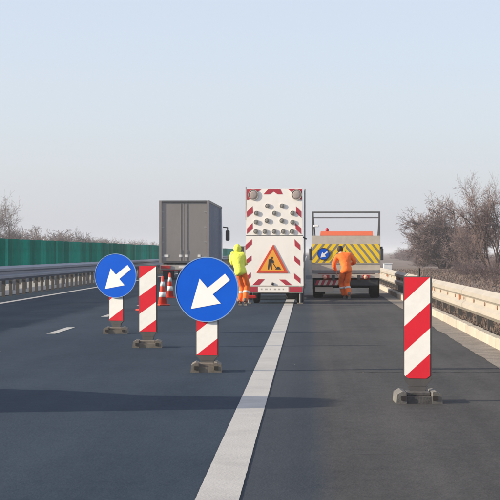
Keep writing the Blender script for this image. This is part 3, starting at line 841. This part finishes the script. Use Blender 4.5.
# ------------------------------------------------------------------ people
def skin_mesh(name, pts, edges, m, parent, sub=2, root=0):
    me = bpy.data.meshes.new(name)
    keys = list(pts)
    idx = {k: i for i, k in enumerate(keys)}
    me.from_pydata([pts[k][0] for k in keys], [(idx[a], idx[c]) for a, c in edges], [])
    tmp = bpy.data.objects.new('tmp_skin', me)
    COL.objects.link(tmp)
    md = tmp.modifiers.new('Skin', 'SKIN'); md.use_smooth_shade = True; md.branch_smoothing = 0.4
    if not me.skin_vertices: raise RuntimeError('no skin layer')
    for i, k in enumerate(keys):
        r = pts[k][1]
        sv = me.skin_vertices[0].data[i]
        sv.radius = (r, r) if not isinstance(r, tuple) else r
        sv.use_root = (i == root)
    sd = tmp.modifiers.new('Subdivision', 'SUBSURF'); sd.levels = sub; sd.render_levels = sub
    dg = bpy.context.evaluated_depsgraph_get()
    out = bpy.data.meshes.new_from_object(tmp.evaluated_get(dg))
    bpy.data.objects.remove(tmp)
    out.name = name
    out.materials.clear(); out.materials.append(M[m])
    out.polygons.foreach_set('use_smooth', [True] * len(out.polygons))
    return link(name, out, parent)
def ellipsoid(mb, c, r, n=14, m=10, squash=None):
    prof_ = []
    vs = []; fs = []
    for j in range(m + 1):
        a = math.pi * j / m - math.pi / 2
        for i in range(n):
            bb = 2 * math.pi * i / n
            vs.append((c[0] + r[0] * math.cos(a) * math.cos(bb), c[1] + r[1] * math.cos(a) * math.sin(bb), c[2] + r[2] * math.sin(a)))
    for j in range(m):
        for i in range(n):
            k = (i + 1) % n
            fs.append((j * n + i, j * n + k, (j + 1) * n + k, (j + 1) * n + i))
    return mb.add(vs, fs)
def person(label, loc, rz, J, top, bottom, hood=None):
    """J: joints in the person's own frame, facing +y"""
    t = thing('person', label, 'person', loc, R(rz))
    V = {k: Vector(v) for k, v in J.items()}
    body = {'pelvis': (V['pelvis'], 0.105), 'waist': (V['waist'], 0.10), 'chest': (V['chest'], 0.115), 'neck': (V['neck'], 0.052), 'headb': (V['head'] - Vector((0, 0, 0.05)), (0.072, 0.082)), 'headt': (V['head'] + Vector((0, -0.005, 0.055)), (0.074, 0.088))}
    E = [('pelvis', 'waist'), ('waist', 'chest'), ('chest', 'neck'), ('neck', 'headb'), ('headb', 'headt')]
    for sd in 'lr':
        body.update({'hip' + sd: (V['hip' + sd], 0.082), 'knee' + sd: (V['knee' + sd], 0.055), 'ankle' + sd: (V['ankle' + sd], 0.040), 'toe' + sd: (V['toe' + sd], 0.034),
                     'sh' + sd: (V['sh' + sd], 0.055), 'elb' + sd: (V['elb' + sd], 0.040), 'wr' + sd: (V['wr' + sd], 0.028)})
        hd = (V['wr' + sd] - V['elb' + sd]).normalized()
        body['palm' + sd] = (V['wr' + sd] + hd * 0.075, (0.036, 0.020))
        E += [('pelvis', 'hip' + sd), ('hip' + sd, 'knee' + sd), ('knee' + sd, 'ankle' + sd), ('ankle' + sd, 'toe' + sd), ('chest', 'sh' + sd), ('sh' + sd, 'elb' + sd), ('elb' + sd, 'wr' + sd), ('wr' + sd, 'palm' + sd)]
    bo = skin_mesh('body', body, E, 'skin', t)
    # fingers, nose and ears fused into the body mesh
    q = MB()
    for sd in 'lr':
        hd = (V['wr' + sd] - V['elb' + sd]).normalized()
        side = Vector((0, 1, 0)) - hd * hd.y; side.normalize()
        curl = Vector((-1 if sd == 'r' else 1, 0, 0)) - hd * (-hd.x if sd == 'r' else hd.x)
        p0 = V['wr' + sd] + hd * 0.085
        for k, ln in enumerate((0.070, 0.080, 0.075, 0.058)):
            a = p0 + side * (0.030 - 0.020 * k); c_ = a + hd * ln * 0.55 + curl * 0.006; e2 = c_ + (hd * 0.7 + curl * 0.6).normalized() * ln * 0.5
            q.tube(a, c_, 0.0095, 0.0088, 6); q.tube(c_, e2, 0.0088, 0.0065, 6)
        a = V['wr' + sd] + hd * 0.035 + side * 0.025; c_ = a + (hd * 0.6 + side * 0.7) * 0.05; e2 = c_ + (hd * 0.9 + side * 0.2) * 0.035
        q.tube(a, c_, 0.0115, 0.010, 6); q.tube(c_, e2, 0.010, 0.0075, 6)
    h = V['head']
    q.tube(h + Vector((0, 0.080, 0.02)), h + Vector((0, 0.112, -0.022)), 0.010, 0.016, 6)
    for sx_ in (-1, 1): ellipsoid(q, h + Vector((sx_ * 0.080, 0, 0)), (0.012, 0.022, 0.034), 8, 6)
    me2 = q.mesh('x', True)
    bmx = bmesh.new(); bmx.from_mesh(bo.data); bmx.from_mesh(me2); bmx.to_mesh(bo.data); bmx.free()
    bo.data.polygons.foreach_set('use_smooth', [True] * len(bo.data.polygons))
    for sx_ in (-1, 1): ellipsoid(MB(), (0, 0, 0), (1, 1, 1))
    q = MB()
    for sx_ in (-1, 1): ellipsoid(q, h + Vector((sx_ * 0.032, 0.083, 0.012)), (0.012, 0.008, 0.009), 8, 6)
    q.build('eyes', 'eye', bo, True)
    q = MB(); ellipsoid(q, h + Vector((0, 0.084, -0.058)), (0.026, 0.008, 0.008), 8, 6); q.build('mouth', 'lip', bo, True)
    # hair or hood
    if hood is None:
        q = MB(); ellipsoid(q, h + Vector((0, -0.030, 0.024)), (0.090, 0.092, 0.108), 16, 10); q.build('hair', 'hair', t, True)
    else:
        q = MB(); ellipsoid(q, h + Vector((0, -0.022, 0.010)), (0.104, 0.110, 0.128), 16, 10); q.build('hood', hood, t, True)
    # jacket
    dn = (V['pelvis'] - V['waist']).normalized()
    jk = {'chest': (V['chest'], (0.178, 0.152)), 'waist': (V['waist'], (0.152, 0.142)), 'hip': (V['pelvis'] - dn * 0.01, (0.176, 0.160)), 'hem': (V['pelvis'] + dn * 0.14, (0.182, 0.165)), 'col': (V['neck'] - Vector((0, 0, 0.005)), 0.075)}
    E = [('chest', 'waist'), ('waist', 'hip'), ('hip', 'hem'), ('chest', 'col')]
    for sd in 'lr':
        mid = (V['sh' + sd] + V['elb' + sd]) / 2
        jk.update({'sh' + sd: (V['sh' + sd], 0.088), 'mid' + sd: (mid, 0.080), 'elb' + sd: (V['elb' + sd], 0.074), 'cuff' + sd: (V['wr' + sd] + (V['elb' + sd] - V['wr' + sd]) * 0.06, 0.048)})
        E += [('chest', 'sh' + sd), ('sh' + sd, 'mid' + sd), ('mid' + sd, 'elb' + sd), ('elb' + sd, 'cuff' + sd)]
    ja = skin_mesh('jacket', jk, E, top, t)
    # trousers
    tw = {'pelvis': (V['pelvis'], (0.145, 0.135)), 'belt': (V['waist'] + Vector((0, 0, 0.05)), 0.12)}
    E = [('pelvis', 'belt')]
    for sd in 'lr':
        th = (V['hip' + sd] + V['knee' + sd]) / 2; cf = (V['knee' + sd] + V['ankle' + sd]) / 2
        tw.update({'hip' + sd: (V['hip' + sd], 0.112), 'th' + sd: (th, 0.100), 'knee' + sd: (V['knee' + sd], 0.090), 'cf' + sd: (cf, 0.086), 'hemt' + sd: (V['ankle' + sd] - (V['knee' + sd] - V['ankle' + sd]) * 0.02, 0.082)})
        E += [('pelvis', 'hip' + sd), ('hip' + sd, 'th' + sd), ('th' + sd, 'knee' + sd), ('knee' + sd, 'cf' + sd), ('cf' + sd, 'hemt' + sd)]
    trs = skin_mesh('trousers', tw, E, bottom, t)
    # reflective bands round legs and waist
    for sd in 'lr':
        a, c_ = V['knee' + sd], V['ankle' + sd]
        p = a + (c_ - a) * 0.38; u = (c_ - a).normalized()
        MB().tube(p - u * 0.028, p + u * 0.028, 0.090, 0.090, 16).build('reflective_band', 'reflect', trs, True)
        bt_ = {'heel': (V['ankle' + sd] + Vector((0, -0.035, -0.03)), 0.046), 'ank': (V['ankle' + sd] + Vector((0, 0, 0.13)), 0.058), 'an2': (V['ankle' + sd] + Vector((0, -0.01, 0.04)), 0.060), 'mid': ((V['ankle' + sd] + V['toe' + sd]) / 2 + Vector((0, 0, -0.012)), 0.048), 'toe': (V['toe' + sd] + Vector((0, 0.01, 0.004)), 0.042)}
        skin_mesh('boot', bt_, [('ank', 'an2'), ('an2', 'heel'), ('heel', 'mid'), ('mid', 'toe')], 'boot', t)
    return t
JO = dict(pelvis=(0.06, -0.06, 0.88), waist=(0.04, -0.03, 1.01), chest=(-0.03, 0.10, 1.21), neck=(-0.09, 0.22, 1.35), head=(-0.125, 0.30, 1.45),
          hipr=(0.14, -0.05, 0.84), kneer=(0.07, 0.10, 0.47), ankler=(0.13, -0.07, 0.10), toer=(0.16, 0.10, 0.045),
          hipl=(-0.03, -0.04, 0.84), kneel=(-0.10, 0.20, 0.49), anklel=(0.00, 0.22, 0.10), toel=(0.01, 0.39, 0.045),
          shr=(0.16, 0.14, 1.32), elbr=(0.32, 0.10, 1.10), wrr=(0.20, 0.32, 1.02),
          shl=(-0.22, 0.14, 1.27), elbl=(-0.32, 0.10, 1.02), wrl=(-0.25, 0.22, 0.80))
d = 52.9
person('person in bright orange work suit stepping towards the striped rear of the truck', (lateral(344.5, d), d, 0), 0, JO, 'hivis_o', 'hivis_o')
JY = dict(pelvis=(0.07, -0.02, 0.90), waist=(0.04, 0.00, 1.02), chest=(-0.01, 0.06, 1.22), neck=(-0.01, 0.14, 1.37), head=(-0.01, 0.19, 1.46),
          hipr=(0.15, -0.02, 0.86), kneer=(0.24, 0.12, 0.50), ankler=(0.19, -0.06, 0.09), toer=(0.24, 0.10, 0.045),
          hipl=(0.00, 0.0, 0.86), kneel=(0.12, 0.14, 0.48), anklel=(0.05, 0.06, 0.09), toel=(0.08, 0.22, 0.045),
          shr=(0.13, 0.09, 1.35), elbr=(0.16, 0.20, 1.10), wrr=(0.20, 0.42, 1.08),
          shl=(-0.15, 0.09, 1.35), elbl=(-0.15, 0.22, 1.09), wrl=(0.02, 0.40, 1.03))
d = 46.4
person('person in yellow hi-vis jacket and orange trousers at the left edge of the white board', (lateral(237.6, d), d, 0), 0, JY, 'hivis_y', 'hivis_o', 'hivis_y')

# ------------------------------------------------------------------ bare trees
class Tw:
    def __init__(s): s.v = []; s.f = []
    def seg(s, a, b, r0, r1, n):
        d = b - a
        if d.length < 1e-5: return
        d.normalize(); u = d.orthogonal().normalized(); w = d.cross(u)
        k = len(s.v)
        for p, r in ((a, r0), (b, r1)):
            for i in range(n):
                an = 2 * math.pi * i / n
                s.v.append(tuple(p + (u * math.cos(an) + w * math.sin(an)) * r))
        for i in range(n):
            j = (i + 1) % n
            s.f.append((k + i, k + j, k + n + j, k + n + i))
def make_tree(rng, height, spread, stems, nlev, kids, trunk_r, twig_r, clear=0.25, up=0.35, jit=0.30):
    trunk, crown = Tw(), Tw()
    def grow(p, d, ln, r, lev):
        nseg = 4 if lev < 2 else (3 if lev < nlev - 1 else (2 if nlev > 3 else 1))
        pts = [p]; q = p.copy(); dd = d.copy()
        tgt = trunk if lev < 2 else crown
        n = 7 if lev == 0 else (5 if lev == 1 else 3)
        for i in range(nseg):
            dd = (dd + Vector((rng.gauss(0, jit * 0.5), rng.gauss(0, jit * 0.5), rng.gauss(0, jit * 0.4) + up * 0.10))).normalized()
            nq = q + dd * ln / nseg
            ra = r * (1 - 0.62 * i / nseg); rb_ = r * (1 - 0.62 * (i + 1) / nseg)
            tgt.seg(q, nq, max(ra, twig_r), max(rb_, twig_r * 0.8), n)
            q = nq; pts.append(q)
        if lev >= nlev: return
        nk = kids[lev]
        for k in range(nk):
            t = (clear if lev == 0 else 0.22) + (1 - (clear if lev == 0 else 0.22)) * (k + rng.random() * 0.8) / nk
            t = min(t, 0.999) * nseg
            i = int(t); fr_ = t - i
            pp = pts[i].lerp(pts[i + 1], fr_)
            ax = Vector((rng.gauss(0, 1), rng.gauss(0, 1), rng.gauss(0, 0.35)))
            bd = (pts[i + 1] - pts[i]).normalized()
            ax = (ax - bd * ax.dot(bd)).normalized()
            an = rng.uniform(0.5, 1.15)
            nd = (bd * math.cos(an) + ax * math.sin(an) * spread + Vector((0, 0, up * 0.25))).normalized()
            grow(pp, nd, ln * rng.uniform(0.42, 0.66), r * rng.uniform(0.38, 0.55), lev + 1)
    for s_ in range(stems):
        a = 2 * math.pi * (s_ + rng.random() * 0.6) / stems
        lean = 0.0 if stems == 1 else rng.uniform(0.25, 0.75)
        dd = Vector((math.cos(a) * lean, math.sin(a) * lean, 1)).normalized()
        grow(Vector((math.cos(a) * 0.15 * (stems > 1), math.sin(a) * 0.15 * (stems > 1), -0.3)), dd, height * rng.uniform(0.62, 0.8), trunk_r * rng.uniform(0.75, 1.0), 0)
    return trunk, crown
def tw_mesh(tw, name, m, scale_to=None):
    me = bpy.data.meshes.new(name); me.from_pydata(tw.v, [], tw.f)
    me.materials.append(M[m]); me.update(); return me
def fit(trunk, crown, h, w):
    zz_ = sorted(v[2] for v in crown.v); xx_ = sorted(abs(v[0]) for v in crown.v)
    zs, xs = zz_[int(len(zz_) * 0.995)], xx_[int(len(xx_) * 0.97)]
    kz, kx = h / zs, w / xs
    for t_ in (trunk, crown): t_.v = [(v[0] * kx, v[1] * kx, v[2] * kz) for v in t_.v]
def tree(label, loc, h, w, seed, stems=1, kids=(7, 7, 6, 5), nlev=4, trunk_r=0.13, twig_r=0.009, m='twig', clear=0.25, up=0.35, group=None):
    rng = random.Random(seed)
    tk, cr = make_tree(rng, h, 1.0, stems, nlev, kids, trunk_r, twig_r, clear, up)
    fit(tk, cr, h, w)
    t = thing('bare_tree', label, 'tree', loc, 0, group)
    link('trunk', tw_mesh(tk, 'trunk', 'bark'), t); link('crown', tw_mesh(cr, 'crown', m), t)
    return t
d = 175
tree('broad dense bare tree with round twiggy crown behind the right guardrail', (lateral(443, d), d, -0.35), 1.75 + (252 - 204) * d / FPX, 37 * d / FPX, 14, stems=9, kids=(8, 8, 7, 6), trunk_r=0.24, twig_r=0.0125, clear=0.12, up=0.2)
d = 120
tree('tall open bare tree cut by the right edge of the picture', (lateral(492, d), d, -0.3), 1.7 + (252 - 180) * d / FPX, 34 * d / FPX, 5, stems=4, kids=(7, 7, 6, 5), trunk_r=0.15, twig_r=0.0078, clear=0.2, up=0.45)
d = 150
tree('small bare tree filling the gap between the two larger bare trees', (lateral(470, d), d, -0.3), 1.7 + (252 - 222) * d / FPX, 20 * d / FPX, 23, stems=5, kids=(7, 7, 6, 5), trunk_r=0.08, twig_r=0.008, clear=0.15)
d = 200
tree('bare leaning tree rising above the green screen at the left picture edge', (lateral(-6, d), d, -1.2), 2.6 + (252 - 193) * d / FPX, 28 * d / FPX, 31, stems=3, kids=(7, 7, 6, 4), trunk_r=0.14, twig_r=0.011, m='twig_far', clear=0.3)

# bare scrub: far hedge on the left, scrub by the right rail
def scrub(name, label, spots, seed, twig_r, m):
    rng = random.Random(seed)
    protos = []
    for k in range(3):
        tk, cr = make_tree(rng, 3.0, 1.0, 5, 3, (8, 8, 6), 0.04, twig_r, 0.1)
        cr.f += [tuple(i + len(cr.v) for i in f) for f in tk.f]; cr.v += tk.v
        zz_ = sorted(v[2] for v in cr.v); xx_ = sorted(abs(v[0]) for v in cr.v)
        zs, xs = zz_[int(len(zz_) * 0.99)], xx_[int(len(xx_) * 0.96)]
        protos.append(([(v[0] / xs, v[1] / xs, v[2] / zs) for v in cr.v], cr.f))
    out = Tw()
    for (x, y, z, h, w) in spots:
        vs, fs = rng.choice(protos)
        a = rng.uniform(0, 6.28); ca, sa = math.cos(a), math.sin(a)
        k = len(out.v)
        out.v += [(x + (v[0] * ca - v[1] * sa) * w, y + (v[0] * sa + v[1] * ca) * w, z + v[2] * h) for v in vs]
        out.f += [tuple(i + k for i in f) for f in fs]
    o = stuff(link(name, tw_mesh(out, name, m)))
    o['label'] = label; o['category'] = 'scrub'
    return o
rng = random.Random(3)
sp = []
y = 215.0
while y < 760:
    t_ = (y - 215) / 545
    sp.append((-40 + rng.uniform(-3, 3), y, -0.8, (4.8 - 1.6 * t_) * rng.uniform(0.72, 1.12), rng.uniform(2.0, 3.4)))
    y += 3.2 + 3.5 * t_
scrub('distant_hedge', 'hazy brown belt of leafless scrub beyond the green screen', sp, 8, 0.012, 'twig_far')
sp = []
for i in range(95):
    y = rng.uniform(75, 300); sp.append((6.5 + rng.uniform(0, 22) + (y - 75) * 0.05, y, -0.4, rng.uniform(0.6, 1.35), rng.uniform(0.8, 1.9)))
for i in range(16):
    y = rng.uniform(330, 620); sp.append((lateral(rng.uniform(398, 425), y), y, -0.6, rng.uniform(1.6, 3.0), rng.uniform(2, 4)))
scrub('roadside_scrub', 'low leafless brush on the dry ground behind the right guardrail', sp, 9, 0.007, 'twig')

# dry grass behind the rail
rng = random.Random(4)
mb = Tw()
def gz(x): return 0.075 if x < 4.2 else max(-0.1, 0.08 - 0.064 * (x - 4.2))
for i in range(62000):
    if i % 3 == 0:
        y = 12 + 85 * rng.random() ** 1.2; x = rng.uniform(2.88, 3.75)
    else:
        y = 10 + 144 * rng.random() ** 1.2; x = 3.2 + rng.random() * (6 + y * 0.08)
    z = gz(x)
    cl = 0.5 + 0.5 * math.sin(x * 2.1 + 1.7 * math.sin(y * 0.31)) * math.sin(y * 0.83 + x)
    h = rng.uniform(0.03, 0.09) + 0.07 * cl * rng.random(); a = rng.uniform(0, 6.28); w = rng.uniform(0.004, 0.009) * (1 + y / 45)
    dx, dy = math.cos(a) * w, math.sin(a) * w
    lx, ly = rng.gauss(0, 0.6) * h, rng.gauss(0, 0.6) * h
    k = len(mb.v)
    mb.v += [(x - dx, y - dy, z - 0.02), (x + dx, y + dy, z - 0.02), (x + lx, y + ly, z + h)]
    mb.f.append((k, k + 1, k + 2))
o = stuff(link('dry_grass', tw_mesh(mb, 'dry_grass', 'straw'))); o['label'] = 'dry straw coloured grass behind the right guardrail'; o['category'] = 'grass'

# white cabinet far behind the rail
d = 108
cb = thing('roadside_cabinet', 'small white cabinet behind the far end of the right guardrail', 'cabinet', (lateral(387.5, d), d, -0.05))
MB().bevbox((0, 0, 0.40), (0.50, 0.30, 0.68), 0.02).build('housing', 'cabinet', cb)
MB().box((0, 0, 0.765), (0.56, 0.36, 0.05)).build('lid', 'cabinet', cb)
MB().box((0, 0, 0.02), (0.54, 0.34, 0.10)).build('plinth', 'kerb', cb)

# ------------------------------------------------------------------ haze
HAZE = 0.00045
if HAZE:
    hz = bpy.data.materials.new('haze'); hz.use_nodes = True
    n, l = hz.node_tree.nodes, hz.node_tree.links
    n.remove(n['Principled BSDF'])
    pv = n.new('ShaderNodeVolumePrincipled')
    pv.inputs['Color'].default_value = (0.86, 0.90, 0.96, 1)
    pv.inputs['Density'].default_value = HAZE
    pv.inputs['Anisotropy'].default_value = 0.2
    l.new(pv.outputs['Volume'], n['Material Output'].inputs['Volume'])
    mb = MB(); mb.box((0, 3800, 3.2), (8400, 8800, 13.6))
    o = stuff(mb.build('haze', hz)); o['label'] = 'thin pale winter haze over the motorway'; o['category'] = 'haze'
